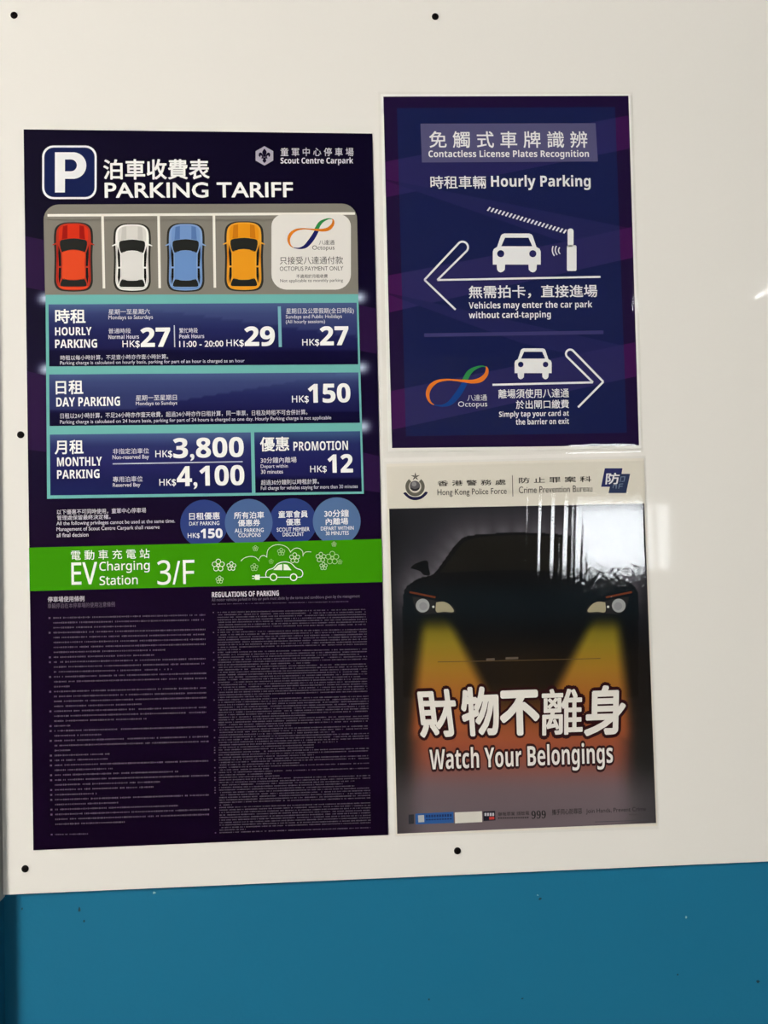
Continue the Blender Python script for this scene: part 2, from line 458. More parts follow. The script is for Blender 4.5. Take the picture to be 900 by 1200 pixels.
# parking symbol
sym = A.polys('parking_symbol', [rrect(49.8, 171, 113.6, 233.8, 13)], (238, 238, 240), 2)
A.polys('symbol_field', [rrect(52.3, 173.4, 111.2, 231.4, 11)], (18, 28, 72), 3, sym)
A.polys('symbol_letter', [([(64.8, 226), (64.8, 179)] + [(85, 179)] + arc(86, 194.5, 15.6, -85, 85, 14) + [(76.5, 210), (76.5, 226)],
                           [(76.5, 187.3), (76.5, 201.3)] + list(reversed(arc(83.5, 194.3, 7.0, -88, 88, 10))))], (232, 232, 234), 4, sym)
A.text('泊車收費表', 121.5, 246, 187, 211, b=0.022, name='title_lettering')
A.text('PARKING TARIFF', 123.5, 344, 214, 232.3, b=0.018, name='title_lettering', font=False)
# scout emblem
em = A.polys('emblem', [[(310, 171.8), (320.3, 177.6), (320.3, 188.6), (310, 194.4), (299.7, 188.6), (299.7, 177.6)]], (168, 162, 178), 2)
def fleur(cx, cy, k):
    c = crom([(0, -9), (2.6, -5), (1.7, -1), (1.0, 1.2)], 4)
    pet = c + [(x * -1, y) for x, y in reversed(c)]
    out = [[(cx + x * k, cy + y * k) for x, y in pet]]
    for s in (1, -1):
        side = crom([(1.2, 1.5), (2.2, -2.0), (4.6, -4.2), (6.8, -2.8), (6.6, 0.2), (5.2, 1.0), (4.6, -0.6), (3.4, -0.2), (2.4, 2.4)], 3)
        out.append([(cx + s * x * k, cy + y * k) for x, y in side])
    out.append([(cx + x * k, cy + y * k) for x, y in ((-3.6, 1.6), (3.6, 1.6), (3.6, 3.0), (-3.6, 3.0))])
    out.append([(cx + x * k, cy + y * k) for x, y in ((-1.2, 2.8), (1.2, 2.8), (2.4, 6.0), (0, 8.6), (-2.4, 6.0))])
    return out
A.polys('emblem_lily', fleur(310, 183.3, 0.98), (14, 8, 32), 3, em)
A.text('童 軍 中 心 停 車 場', 329, 414.4, 173.6, 183.6, (205, 202, 210), 0.01, name='brand_lettering')
A.text('Scout Centre Carpark', 329, 414, 185, 194.3, (228, 226, 232), 0.02, name='brand_lettering')

# picture of the car park
pic = A.grid('car_park_picture', [(51.5, 258), (418.5, 258), (420, 346.5), (53.3, 347)], 46, 12,
             lambda u, v: (128, 124, 115), 2)
A.polys('car_park_picture', [[(51.5, 258.6)] + arc(69.5, 258, 18, 180, 270, 8) + arc(400.4, 257, 18, 270, 360, 8) + [(418.5, 258.6)]], (128, 124, 115), 2, pic)
A.stroke('bay_line', [[(56, 252.8), (416, 250.6)]], (236, 233, 224), 3, 3.0, pic)
for p, q in (((120.4, 252), (122.2, 338.3)), ((186, 252), (187.4, 338)), ((250.8, 252), (252, 337.5))):
    A.stroke('bay_line', [[p, q]], (236, 233, 224), 3, 3.0, pic)

def top_car(u0, v0, u1, v1, body, dark, light, edge):
    cu, w, h = (u0 + u1) / 2, (u1 - u0), (v1 - v0)
    def m(P, both=False): return [(cu + x * w, v0 + y * h) for x, y in P]
    def sym_(P): return m(P + [(-x, y) for x, y in reversed(P)])
    prof = crom([(0.001, 0.0), (0.2, 0.004), (0.36, 0.03), (0.46, 0.085), (0.492, 0.17), (0.495, 0.3), (0.48, 0.5), (0.492, 0.78), (0.485, 0.88), (0.42, 0.955), (0.28, 0.99), (0.001, 1.0)], 3)
    car = A.polys('car_picture', [sym_([(x * 1.0, y) for x, y in prof])], edge, 4)
    A.polys('car_shadow_print', [sym_([(x * 1.10 + (0.012 if x > .01 else 0), -0.015 + y * 1.035) for x, y in prof])], (44, 42, 38), 3, car)
    for s in (-1, 1):
        A.polys('flank', [m([(s * x, y) for x, y in [(0.455, 0.3), (0.475, 0.33), (0.47, 0.86), (0.44, 0.92), (0.455, 0.7), (0.44, 0.5)]])], dark, 5, car)
    A.polys('bonnet', [sym_(crom([(0.001, 0.018), (0.25, 0.03), (0.40, 0.085), (0.42, 0.2), (0.39, 0.262), (0.2, 0.232), (0.001, 0.222)], 3))], body, 5, car)
    for s in (-1, 1):
        A.polys('bonnet_crease', [m([(s * 0.17, 0.03), (s * 0.30, 0.045), (s * 0.33, 0.24), (s * 0.17, 0.228)])], dark, 6, car)
    A.polys('windscreen', [sym_(crom([(0.001, 0.228), (0.2, 0.238), (0.385, 0.272), (0.33, 0.428), (0.16, 0.402), (0.001, 0.394)], 3))], (34, 35, 33), 6, car)
    A.polys('roof', [sym_(crom([(0.001, 0.402), (0.16, 0.41), (0.322, 0.436), (0.315, 0.6), (0.325, 0.815), (0.16, 0.838), (0.001, 0.842)], 3))], light, 6, car)
    A.polys('rear_window', [sym_(crom([(0.001, 0.85), (0.16, 0.846), (0.30, 0.828), (0.375, 0.93), (0.2, 0.944), (0.001, 0.945)], 3))], (34, 35, 33), 6, car)
    for s in (-1, 1):
        A.polys('side_window', [m([(s * x, y) for x, y in [(0.43, 0.33), (0.355, 0.455), (0.352, 0.64), (0.415, 0.64), (0.437, 0.45)]])], (26, 24, 22), 6, car)
        A.polys('side_window', [m([(s * x, y) for x, y in [(0.352, 0.665), (0.352, 0.80), (0.405, 0.905), (0.43, 0.80), (0.416, 0.665)]])], (26, 24, 22), 6, car)
        A.polys('wing_mirror', [m([(s * 0.47, 0.285), (s * 0.60, 0.318), (s * 0.595, 0.332), (s * 0.47, 0.312)])], dark if s > 9 else edge, 6, car)
    A.polys('tail', [sym_(crom([(0.001, 0.955), (0.2, 0.955), (0.38, 0.94), (0.42, 0.945), (0.3, 0.978), (0.001, 0.986)], 3))], light, 5, car)
top_car(66, 262, 107, 340.5, (205, 48, 24), (150, 22, 16), (216, 72, 36), (176, 52, 34))
top_car(135.5, 263.4, 174.8, 341, (214, 211, 206), (196, 193, 188), (218, 216, 213), (240, 238, 234))
top_car(198, 263, 237.6, 340.8, (112, 145, 196), (84, 116, 170), (104, 140, 194), (126, 156, 202))
top_car(265.6, 261, 306.6, 340.2, (224, 146, 26), (196, 116, 20), (226, 150, 32), (228, 160, 52))
# payment card
card = A.polys('payment_card', [rrect(318.2, 251.6, 411.2, 339.8, 14, 7, 18)], (224, 221, 216), 4)
octopus_logo(A, 310, 245, 1 / 8.18, ((205, 118, 32), (28, 30, 92), (48, 132, 70)), 5, card)
G = (62, 60, 58)
A.text('八達通', 373.6, 392, 281.7, 287.4, G, 0.0, 6, card)
A.text('Octopus', 366, 392, 288, 294.6, G, 0.0, 6, card)
A.text('只接受八達通付款', 328, 402, 301, 310, G, 0.0, 6, card)
A.text('OCTOPUS PAYMENT ONLY', 328, 402.3, 312.6, 317.6, G, 0.0, 6, card)
A.text('不適用於月租收費', 347.3, 384, 321.8, 326.2, G, 0.01, 6, card)
A.text('Not applicable to monthly parking', 328.6, 402, 327.2, 332, G, 0.0, 6, card)

# tariff boxes
TEAL = (108, 176, 172)
frame = A.polys('tariff_frame', [([(53.8, 345.8), (419.8, 345), (426.4, 578.6), (55.6, 584.6)],
                                  [(57.2, 357), (418, 355), (419.8, 427.2), (58, 429.6)],
                                  [(58, 439), (420, 436.6), (421.8, 495.6), (58.6, 499.4)],
                                  [(58.8, 509.4), (294, 506.8), (295.4, 577.6), (59.4, 580.6)],
                                  [(298, 506.6), (422, 505.4), (424, 576), (299.4, 577.6)])], TEAL, 3)
def boxfn(top, bot, dia):
    def f(u, v):
        t = (v - top) / (bot - top)
        c = ramp([(0, (78, 100, 140)), (0.16, (50, 60, 106)), (0.42, (32, 36, 84)), (0.72, (24, 24, 68)), (0.76, (14, 11, 46)), (1, (12, 9, 40))], t)
        s = (u - dia[0]) * dia[2] + dia[1]
        if v < s and t < 0.72: c = mixc(c, (66, 78, 122), 0.45)
        return c
    return f
def box(corners, nx, ny, fn): return A.grid('tariff_box', corners, nx, ny, fn, 2)
b1 = box([(57, 356.6), (418.4, 354.6), (420.2, 427.6), (57.6, 430)], 90, 24, boxfn(356, 429, (170, 362, 0.13)))
b2 = box([(57.6, 438.6), (420.4, 436), (422.2, 496), (58.2, 499.8)], 90, 24, boxfn(437.5, 498, (210, 470, -0.17)))
b3 = box([(58.4, 509), (294.4, 506.4), (295.8, 578), (59, 581)], 60, 24, lambda u, v: ramp([(0, (74, 94, 136)), (0.2, (42, 48, 98)), (0.5, (34, 34, 88)), (0.75, (26, 28, 76)), (1, (24, 30, 78))], (v - 508) / 72))
b4 = box([(297.6, 506.2), (422.4, 505), (424.4, 576.4), (299, 578)], 40, 24, lambda u, v: ramp([(0, (60, 86, 124)), (0.2, (34, 40, 90)), (0.55, (28, 28, 80)), (0.74, (26, 26, 74)), (0.78, (13, 10, 42)), (1, (12, 9, 40))], (v - 506) / 71))
W = (245, 243, 240); W2 = (214, 212, 220)
A.text('時租', 65, 100.7, 362.4, 379.4, W, 0.02, 6, b1)
A.text('HOURLY', 65, 107.7, 383.6, 393.3, W, 0.035, 6, b1)
A.text('PARKING', 65, 114.2, 397.9, 408, W, 0.035, 6, b1)
A.text('星期一至星期六', 127.5, 176, 362.4, 368.7, W2, 0.008, 6, b1)
A.text('Mondays to Saturdays', 127.5, 179.5, 369.6, 375.8, W2, 0.008, 6, b1)
A.text('普通時段', 127.5, 153.6, 385, 391, W2, 0.008, 6, b1)
A.text('Normal Hours', 127.5, 163.2, 392.4, 397.4, W2, 0.02, 6, b1)
A.text('HK$', 143.8, 164.2, 399.2, 408.4, W, 0.01, 6, b1)
A.text('27', 165, 199.8, 383.9, 406.8, W, 0.045, 6, b1, 'price_lettering')
A.stroke('rule', [[(204.5, 381.5), (205, 407)]], (200, 204, 214), 6, 1.2, b1)
A.text('繁忙時段', 210.3, 232, 384.6, 390.6, W2, 0.008, 6, b1)
A.text('Peak Hours', 210.3, 239.5, 391.8, 396.7, W2, 0.02, 6, b1)
A.text('11:00 - 20:00', 210.3, 262, 399.6, 406.8, W, 0.014, 6, b1)
A.text('HK$', 265.5, 286, 398.1, 407.2, W, 0.01, 6, b1)
A.text('29', 286.6, 322.2, 382.6, 406, W, 0.045, 6, b1, 'price_lettering')
A.stroke('rule', [[(327.4, 359.4), (328.6, 406.8)]], (118, 172, 184), 6, 3.6, b1)
A.text('星期日及公眾假期(全日時段)', 335.5, 414.8, 361.2, 368.8, W2, 0.008, 6, b1)
A.text('Sundays and Public Holidays', 335, 400.8, 369, 374.7, W2, 0.01, 6, b1)
A.text('(All hourly sessions)', 335, 381, 375, 380.4, W2, 0.01, 6, b1)
A.text('HK$', 354.2, 374.4, 397.4, 406.4, W, 0.01, 6, b1)
A.text('27', 374.9, 408.5, 382.4, 405, W, 0.045, 6, b1, 'price_lettering')
A.text('時租以每小時計算，不足壹小時亦作壹小時計算。', 71.5, 197.5, 416, 421.8, W2, 0.004, 6, b1)
A.text('Parking charge is calculated on hourly basis, parking for part of an hour is charged as an hour', 71.5, 287.2, 422.2, 427.4, W2, 0.004, 6, b1)
A.text('日租', 65.7, 97.9, 445.7, 462.4, W, 0.02, 6, b2)
A.text('DAY PARKING', 66.4, 141, 465.4, 476.3, W, 0.035, 6, b2)
A.text('星期一至星期日', 159.5, 207.5, 463, 469.4, W2, 0.008, 6, b2)
A.text('Mondays to Sundays', 159.5, 208, 470.6, 476, W2, 0.008, 6, b2)
A.text('HK$', 342.2, 362, 463.8, 473, W, 0.01, 6, b2)
A.text('150', 361, 410.7, 449.5, 472.2, W, 0.045, 6, b2, 'price_lettering')
A.text('日租以24小時計算，不足24小時亦作壹天收費，超過24小時亦作日租計算，同一車票，日租及時租不可合併計算。', 72.2, 361.3, 482.2, 488.6, W2, 0.004, 6, b2)
A.text('Parking charge is calculated on 24 hours basis, parking for part of 24 hours is charged as one day. Hourly Parking charge is not applicable', 72, 389.4, 490, 495.4, W2, 0.004, 6, b2)
A.text('月租', 64.5, 98.3, 515.7, 532.4, W, 0.02, 6, b3)
A.text('MONTHLY', 67.3, 119.8, 535.6, 546.3, W, 0.035, 6, b3)
A.text('PARKING', 67.3, 117, 550.5, 560.8, W, 0.035, 6, b3)
A.text('非指定泊車位', 132.6, 174.9, 525.5, 531.9, W2, 0.008, 6, b3)
A.text('Non-reserved Bay', 132.2, 174.9, 533.2, 539.4, W2, 0.015, 6, b3)
A.text('HK$', 182.3, 202.4, 527.8, 537.2, W, 0.01, 6, b3)
A.text('3,800', 203.2, 286, 512.6, 540, W, 0.042, 6, b3, 'price_lettering')
A.stroke('rule', [[(132.4, 543.7), (284.5, 541.1)]], (196, 200, 214), 6, 1.3, b3)
A.text('專用泊車位', 132.6, 167.6, 558.2, 564.8, W2, 0.008, 6, b3)
A.text('Reserved Bay', 132.6, 164.8, 566, 571.8, W2, 0.015, 6, b3)
A.text('HK$', 187, 206.6, 561.2, 570.4, W, 0.01, 6, b3)
A.text('4,100', 207.4, 286.7, 545.4, 573, W, 0.042, 6, b3, 'price_lettering')
A.text('優惠', 304.8, 339, 512, 529, W, 0.02, 6, b4)
A.text('PROMOTION', 344, 407.8, 517.2, 527.9, W, 0.03, 6, b4)
A.text('30分鐘內離場', 305.6, 347.6, 535.8, 542.6, W2, 0.008, 6, b4)
A.text('Depart within', 305.6, 337.4, 544.2, 549.6, W2, 0.01, 6, b4)
A.text('30 minutes', 306, 331.7, 550.4, 555.2, W2, 0.01, 6, b4)
A.text('HK$', 363.5, 383, 545.8, 554.6, W, 0.01, 6, b4)
A.text('12', 384, 413.6, 532.2, 554, W, 0.045, 6, b4, 'price_lettering')
A.text('超過30分鐘則以時租計算。', 306, 374, 561.8, 567.9, W2, 0.006, 6, b4)
A.text('Full charge for vehicles staying for more than 30 minutes', 306, 419.3, 568.8, 574.4, W2, 0.004, 6, b4)
# small print and discount badges
A.text('以下優惠不可同時使用，童軍中心停車場', 67.3, 171.6, 596, 602.2, W2, 0.006)
A.text('管理處保留最終決定權。', 67.3, 129.9, 603.4, 609, W2, 0.006)
A.text('All the following privileges cannot be used at the same time.', 66.9, 205.5, 609.6, 615.4, W2, 0.006)
A.text('Management of Scout Centre Carpark shall reserve', 66.9, 187.5, 616.6, 622.4, W2, 0.006)
A.text('all final decision', 66.9, 104, 624.4, 629.2, W2, 0.006)
BADGES = [(239.4, 613.6, (46, 62, 120), [('日租優惠', 222, 257.8, 600.5, 609, .015), ('DAY PARKING', 222, 257.3, 611, 615.6, .01), ('HK$', 220.2, 234.4, 624.6, 631.2, .01), ('150', 235.2, 261.1, 619.3, 630.7, .05)]),
          (291.6, 612.6, (74, 100, 146), [('所有泊車', 274.4, 309.7, 599.7, 607.8, .015), ('優惠券', 279, 305, 608.6, 616.7, .015), ('ALL PARKING', 275.2, 309.2, 619, 623.8, .01), ('COUPONS', 279.5, 305.8, 624.7, 629.4, .01)]),
          (343.4, 611.8, (42, 58, 116), [('童軍會員', 326.3, 360.8, 598.4, 606.7, .015), ('優惠', 335.2, 352.3, 607.7, 615.7, .015), ('SCOUT MEMBER', 324.5, 362.8, 618, 622.7, .01), ('DISCOUNT', 331.4, 356.2, 623.7, 628.4, .01)]),
          (394.6, 610.8, (82, 110, 152), [('30分鐘', 380, 408.8, 597.2, 606, .015), ('內離場', 381.7, 408, 606.8, 614.9, .015), ('DEPART WITHIN', 376, 414.4, 616.8, 621.3, .01), ('30 MINUTES', 381.7, 408.8, 622.4, 627, .01)])]
for i, (bx, by, c, tx) in enumerate(BADGES):
    bd = A.polys('discount_badge', [ring(bx, by, 28, 40)], c, 2 + 0.4 * (i % 2) + 0.5)
    for t in tx: A.text(t[0], t[1], t[2], t[3], t[4], (236, 236, 240), t[5], 6, bd)
# green band
gb = A.grid('green_band', [(34.4, 641.8), (447.2, 631.6), (448.3, 682), (35.2, 692.6)], 20, 4,
            lambda u, v: (57, 139, 7), 4)
A.text('電 動 車 充 電 站', 83.7, 175.8, 644, 655.4, W, 0.008, 6, gb)
A.text('EV', 84, 114.5, 658.7, 685, W, 0.012, 6, gb)
A.text('Charging', 116.8, 175.8, 657.2, 671.4, W, 0.012, 6, gb)
A.text('Station', 117, 161.8, 674.3, 685.2, W, 0.012, 6, gb)
A.text('3/F', 184.5, 228.3, 656, 685, W, 0.006, 6, gb)
def q8(x, y): return (210 + x / 3.913, 570 + y / 3.913)
for x, y, r, c in ((180, 362, 30, 1), (240, 366, 22, 1), (186, 428, 18, .8), (350, 284, 13, .55), (468, 300, 18, .6), (530, 328, 25, .9), (345, 371, 18, .6), (422, 344, 11, .4),
                   (650, 325, 24, .8), (702, 328, 32, .65), (662, 366, 18, .8), (737, 346, 11, .45), (710, 265, 11, .6)):
    lines = []
    for k in range(5):
        a = math.radians(-90 + 72 * k); cx, cy = x + 0.60 * r * math.cos(a), y + 0.60 * r * math.sin(a)
        lines.append([q8(*p) for p in ring(cx, cy, 0.36 * r, 12)])
    lines.append([q8(*p) for p in ring(x, y, 0.2 * r, 8)])
    A.stroke('clover_drawing', lines, mixc((62, 147, 9), (240, 244, 230), c), 5, 0.75, gb, closed=True)
cloud = [crom([(283, 342), (300, 328), (325, 321), (350, 325), (368, 342)]), crom([(366, 334), (376, 320), (390, 317), (404, 325)]),
         crom([(402, 324), (408, 290), (435, 270), (468, 268), (497, 281), (512, 303)]), crom([(509, 302), (528, 285), (550, 284), (566, 298), (568, 320)]), crom([(567, 316), (580, 301), (606, 300)])]
A.stroke('cloud_drawing', [[q8(*p) for p in c] for c in cloud], (222, 232, 205), 5, 0.8, gb)
ev = A.stroke('electric_car_drawing', [[q8(*p) for p in crom([(416, 416), (400, 414), (398, 398), (408, 383), (432, 374), (452, 354), (482, 346), (512, 352), (536, 374), (560, 384), (567, 400), (560, 414), (543, 416)])],
                              [q8(451, 416), q8(507, 416)], [q8(370, 416), q8(402, 416)], [q8(335, 411), q8(346, 411)], [q8(335, 422), q8(346, 422)]], (244, 246, 238), 5, 0.95, gb)
A.stroke('electric_car_drawing', [[q8(*p) for p in ring(433, 416, 15, 20)], [q8(*p) for p in ring(525, 416, 15, 20)]], (244, 246, 238), 5, 1.3, gb, closed=True)
A.polys('electric_car_drawing', [[q8(432, 383), q8(455, 360), q8(473, 356), q8(473, 384)], [q8(479, 356), q8(496, 359), q8(515, 384), q8(479, 384)],
                                 [q8(345, 416), q8(350, 405), q8(370, 405), q8(370, 428), q8(350, 428)]], (236, 240, 228), 5, gb)
# regulations
A.text('停車場使用條例', 56.4, 99.3, 698.6, 705.2, (190, 184, 192), 0.015)
A.text('車輛停泊在本停車場的使用注意條例', 56.4, 135, 706, 712, (98, 88, 104), 0.0)
A.text('REGULATIONS OF PARKING', 248.6, 327, 692.8, 699, (214, 210, 216), 0.04)
A.text('All motor vehicles parked in this car park must abide by the terms and conditions given by the management', 248.6, 422, 698.8, 703.4, (104, 96, 112), 0.0)
rnd = random.Random(11)
def micro(name, y0, y1, pitch, n0, t0, t1, lens, cw, ch, rgb, gapp, parent=None):
    """lines of print far too small to read: one tiny mark per character"""
    Q = []; v = y0; k = 0; new = True
    while v < y1:
        fr = lens[k % len(lens)]
        s = (v - y0) / 264.0
        a0, a1 = t0 + 2.6 * s, t1 + 6.0 * s
        # baseline stays level on the sheet: follow its slope in the photo
        slope = -0.020 - 0.014 * s
        def put(u, w, h): 
            vv = v + (u - a0) * slope
            Q.append([(u, vv - h / 2), (u + w, vv - h / 2 + w * slope), (u + w, vv + h / 2 + w * slope), (u, vv + h / 2)])
        if new:
            put(n0 + 2.6 * s, cw * 1.2, ch)
        u = a0; end = a0 + (a1 - a0) * fr
        while u < end:
            if rnd.random() > gapp:
                put(u, cw * rnd.uniform(0.45, 0.8), ch * rnd.uniform(0.6, 1.0))
            u += cw
        new = fr < 0.97
        v += pitch; k += 1
    o = A.polys(name, Q, rgb, 5, parent); o['kind'] = 'stuff'
    return o
micro('regulations_print', 724, 968, 5.75, 57.3, 63, 240, [1, 1, .54, 1, 1, 1, 1, .73, .66, 1, 1, .78, 1, 1, .1, 1, 1, 1, .57, 1, 1, .6, .1, 1, .3, 1, 1, .1, .36, .34, 1, .38, .8, 1, .68, .64, .27, 1, .42, .8, 1, 1, .45, 1], 1.9, 2.0, (92, 82, 98), 0.06)
micro('regulations_print', 977.5, 979, 5.75, 60, 65, 103, [1.0], 1.7, 1.6, (88, 78, 96), 0.1)
micro('regulations_print', 708, 709, 5, 249, 249, 408, [1.0], 1.1, 1.2, (84, 76, 92), 0.1)
micro('regulations_print', 717.5, 976, 2.93, 249.5, 255, 428.5, [1, 1, 1, 1, 1, 1, 1, .17, 1, 1, 1, 1, 1, 1, 1, .15, 1, 1, .95, 1, 1, .62, 1, 1, 1, 1, 1, .95, 1, 1, 1, 1, 1, 1, .34, 1, 1, 1, 1, 1, 1, 1, .58, 1, 1, 1, .48, 1, 1, .77, 1, 1, 1, .79, .63, .63, 1, 1, .64, 1, 1, .54, 1, .33, 1, .35, .4, 1, 1, .9, .82, .9, 1, 1, 1, 1, 1, .08, 1, 1],
      1.15, 1.35, (92, 84, 97), 0.14)

# ================================================================== POSTER 2: LICENSE PLATE RECOGNITION
P2P = [(449.2, 113.6), (736.2, 112.6), (748.6, 522), (459.3, 525.2)]          # printed area
P2F = [(443, 107.5), (741.6, 108.5), (754, 529.5), (449.5, 536.8)]            # laminate pouch
B = Sheet('license_plate_recognition_poster', 'laminated navy poster about contactless license plates recognition with two arrows', P2F, 'paper', 0.0007)
B.slab('sheet', [(446, 110.6), (739, 110.2), (751.4, 525.6), (455, 529.2)], (243, 242, 238))
B.polys('printed_background', [P2P], (30, 13, 56), 1)
def clip(poly, conv):
    out = poly
    n = len(conv)
    for i in range(n):
        a, b = conv[i], conv[(i + 1) % n]
        inp, out = out, []
        def side(p): return (b[0] - a[0]) * (p[1] - a[1]) - (b[1] - a[1]) * (p[0] - a[0])
        for j in range(len(inp)):
            p, q = inp[j], inp[(j + 1) % len(inp)]
            sp, sq = side(p), side(q)
            if sp >= 0: out.append(p)
            if (sp >= 0) != (sq >= 0):
                t = sp / (sp - sq); out.append((p[0] + (q[0] - p[0]) * t, p[1] + (q[1] - p[1]) * t))
        if not out: return []
    return out
IN2 = [(465, 127), (720.6, 125.8), (734.4, 507.4), (475.6, 511.4)]
inner = B.polys('printed_field', [IN2], (22, 30, 78), 2)
BANDS = [([(440, 192), (760, 131), (760, 170), (440, 234)], (40, 38, 92), (60, 20, 78)),
         ([(440, 208), (760, 272), (760, 300), (660, 284)], (34, 36, 88), (46, 16, 66)),
         ([(440, 326), (660, 284), (760, 262), (760, 298), (440, 370)], (43, 40, 94), (66, 20, 80)),
         ([(440, 340), (760, 412), (760, 436), (610, 402)], (34, 36, 88), (46, 16, 66)),
         ([(440, 462), (760, 398), (760, 438), (440, 508)], (42, 40, 94), (64, 20, 80))]
for k, (pg, ci, co) in enumerate(BANDS):
    a = clip(pg, P2P); b_ = clip(pg, IN2)
    if a: B.polys('printed_facet', [a], co, 1 + 0.15 * (k + 1))
    if b_: B.polys('printed_facet', [b_], ci, 2 + 0.15 * (k + 1), inner)
tb = B.polys('title_box', [[(492.6, 145.4), (697.6, 144.8), (700.4, 189.6), (494.4, 190.8)]], (88, 86, 126), 3.2)
WH = (242, 242, 244)
B.text('免 觸 式 車 牌 識 辨', 503.3, 688.5, 154.2, 173.8, WH, 0.012, 6, tb, 'title_lettering')
B.text('Contactless License Plates Recognition', 502.5, 690.3, 176.4, 187, WH, 0.03, 6, tb, 'title_lettering')
B.text('時租車輛', 504.3, 569.4, 206.4, 221.6, WH, 0.012)
B.text('Hourly Parking', 575.4, 692, 205.6, 223.2, WH, 0.035)
def c2(x, y): return (480 + x / 3.4615, 230 + y / 3.4615)
def c3(x, y): return (440 + x / 2.8125, 380 + y / 2.8125)
dash = []
for i in range(22):
    t = i / 21.0; cx, cy = 321 + 308 * t, 53 + 91 * t
    dash.append([c2(cx - 8.5, cy + 6.5), c2(cx - 2.0, cy + 8.5), c2(cx + 8.5, cy - 6.5), c2(cx + 2.0, cy - 8.5)])
bar = B.polys('barrier_symbol', dash, WH, 6)
B.polys('barrier_post', [[c2(*p) for p in rrect(640, 132, 664, 206, 11)], [c2(*p) for p in rrect(637, 200, 676, 304, 6)]], WH, 6, bar)
B.stroke('wave_symbol', [[c2(*p) for p in arc(615, 219, 37, 205, 140, 8)], [c2(*p) for p in arc(618, 219, 28, 215, 135, 8)], [c2(*p) for p in arc(620, 221, 17, 225, 125, 8)]], WH, 6, 1.4)
def front_car(tr, x0, x1, y0, y1):
    w, h = x1 - x0, y1 - y0
    def m(P): return [tr(x0 + a * w, y0 + b * h) for a, b in P]
    def sy(P): return m(P + [(1 - a, b) for a, b in reversed(P)])
    hole1 = m([(0.255, 0.11), (0.745, 0.11), (0.825, 0.33), (0.175, 0.33)])
    def circ(cx, cy, r): return m([(cx + r * math.cos(2 * math.pi * i / 14), cy + r * h and cy + r * w / h * math.sin(2 * math.pi * i / 14)) for i in range(14)])
    wheel = [(0.08, 0.80), (0.09, 0.93), (0.12, 0.98), (0.165, 1.0), (0.21, 0.98), (0.25, 0.93), (0.255, 0.80)]
    body = sy([(0.5, 0.80)] + list(reversed(wheel)) + [(0.0, 0.80), (0.0, 0.47), (0.02, 0.40), (0.09, 0.345), (0.165, 0.07), (0.19, 0.025), (0.24, 0.0), (0.5, 0.0)])
    return B.polys('car_symbol', [(body, hole1, circ(0.165, 0.52, 0.075), circ(0.835, 0.52, 0.075))], WH, 6)
front_car(c2, 337, 531, 152, 310)
front_car(c3, 458, 580, 80, 182)
def join_dots(P, tr, w, name):
    k1, k2 = 1, len(P) - 2                     # the two sharp corners
    return B.stroke(name, [[tr(*p) for p in q] for q in (P[:k1 + 1], P[k1:k2 + 1], P[k2:])], WH, 6, w)
join_dots([(773, 328), (112, 341), (232, 222)] + arc(214, 208, 22.5, 38, -128, 12)[1:] + [(60, 340), (186, 461)], c2, 2.3, 'arrow_symbol')
join_dots([(385, 200), (716, 192), (630, 107)] + arc(641, 98, 14, 140, 310, 10)[1:] + [(750, 190), (667, 274)], c3, 2.4, 'arrow_symbol')
B.text('無需拍卡，直接進場', 549.4, 700, 334.4, 349.6, WH, 0.014)
B.text('Vehicles may enter the car park', 549.4, 694, 353.4, 363.6, WH, 0.03)
B.text('without card-tapping', 549.4, 645.3, 365, 375.2, WH, 0.03)
B.stroke('rule', [[(497, 393), (706.8, 389.6)]], (62, 60, 112), 4, 4.2)
octopus_logo(B, 498.7 - 218 * 0.163, 428.7 - 92 * 0.163, 0.163, ((226, 124, 40), (18, 66, 138), (46, 138, 76)), 4, B.root)
B.text('八達通', 547.4, 570.5, 462.6, 469.8, WH, 0.0)
B.text('Octopus', 536.7, 570.8, 470.4, 478.6, WH, 0.0)
B.text('離場須使用八達通', 584, 666.5, 455.8, 466.6, WH, 0.012)
B.text('於出閘口繳費', 604.3, 666.5, 468.8, 479, WH, 0.012)
B.text('Simply tap your card at', 584.7, 666.5, 481.6, 490, WH, 0.03)
B.text('the barrier on exit', 604.3, 666.5, 490.6, 497.4, WH, 0.03)

# ================================================================== POSTER 3: WATCH YOUR BELONGINGS
P3P = [(456, 596.2), (754.6, 590), (768.6, 964.2), (465.4, 976.8)]
P3F = [(450, 541.2), (756.6, 534), (772.4, 971.6), (462.6, 980.4)]
C = Sheet('crime_prevention_poster', 'glossy laminated police poster of a black car warning Watch Your Belongings', P3F, 'paper', 0.0007)
C.slab('sheet', [(452.6, 543.6), (754.2, 537), (770, 967.6), (464, 978.6)], (232, 227, 215))
def c5(x, y): return (445 + x / 2.727, 590 + y / 2.727)
def c6(x, y): return (455 + x / 2.8125, 770 + y / 2.8125)
OUT = crom([(75, 620), (74, 400), (74, 310), (84, 268), (128, 238), (172, 224), (212, 172), (262, 112), (330, 98), (450, 92)], 6)
OUT = OUT + [(900 - x, y) for x, y in reversed(OUT[:-1])]
def inside(P, x, y):
    r = False; j = len(P) - 1
    for i in range(len(P)):
        if (P[i][1] > y) != (P[j][1] > y) and x < (P[j][0] - P[i][0]) * (y - P[i][1]) / (P[j][1] - P[i][1]) + P[i][0]: r = not r
        j = i
    return r
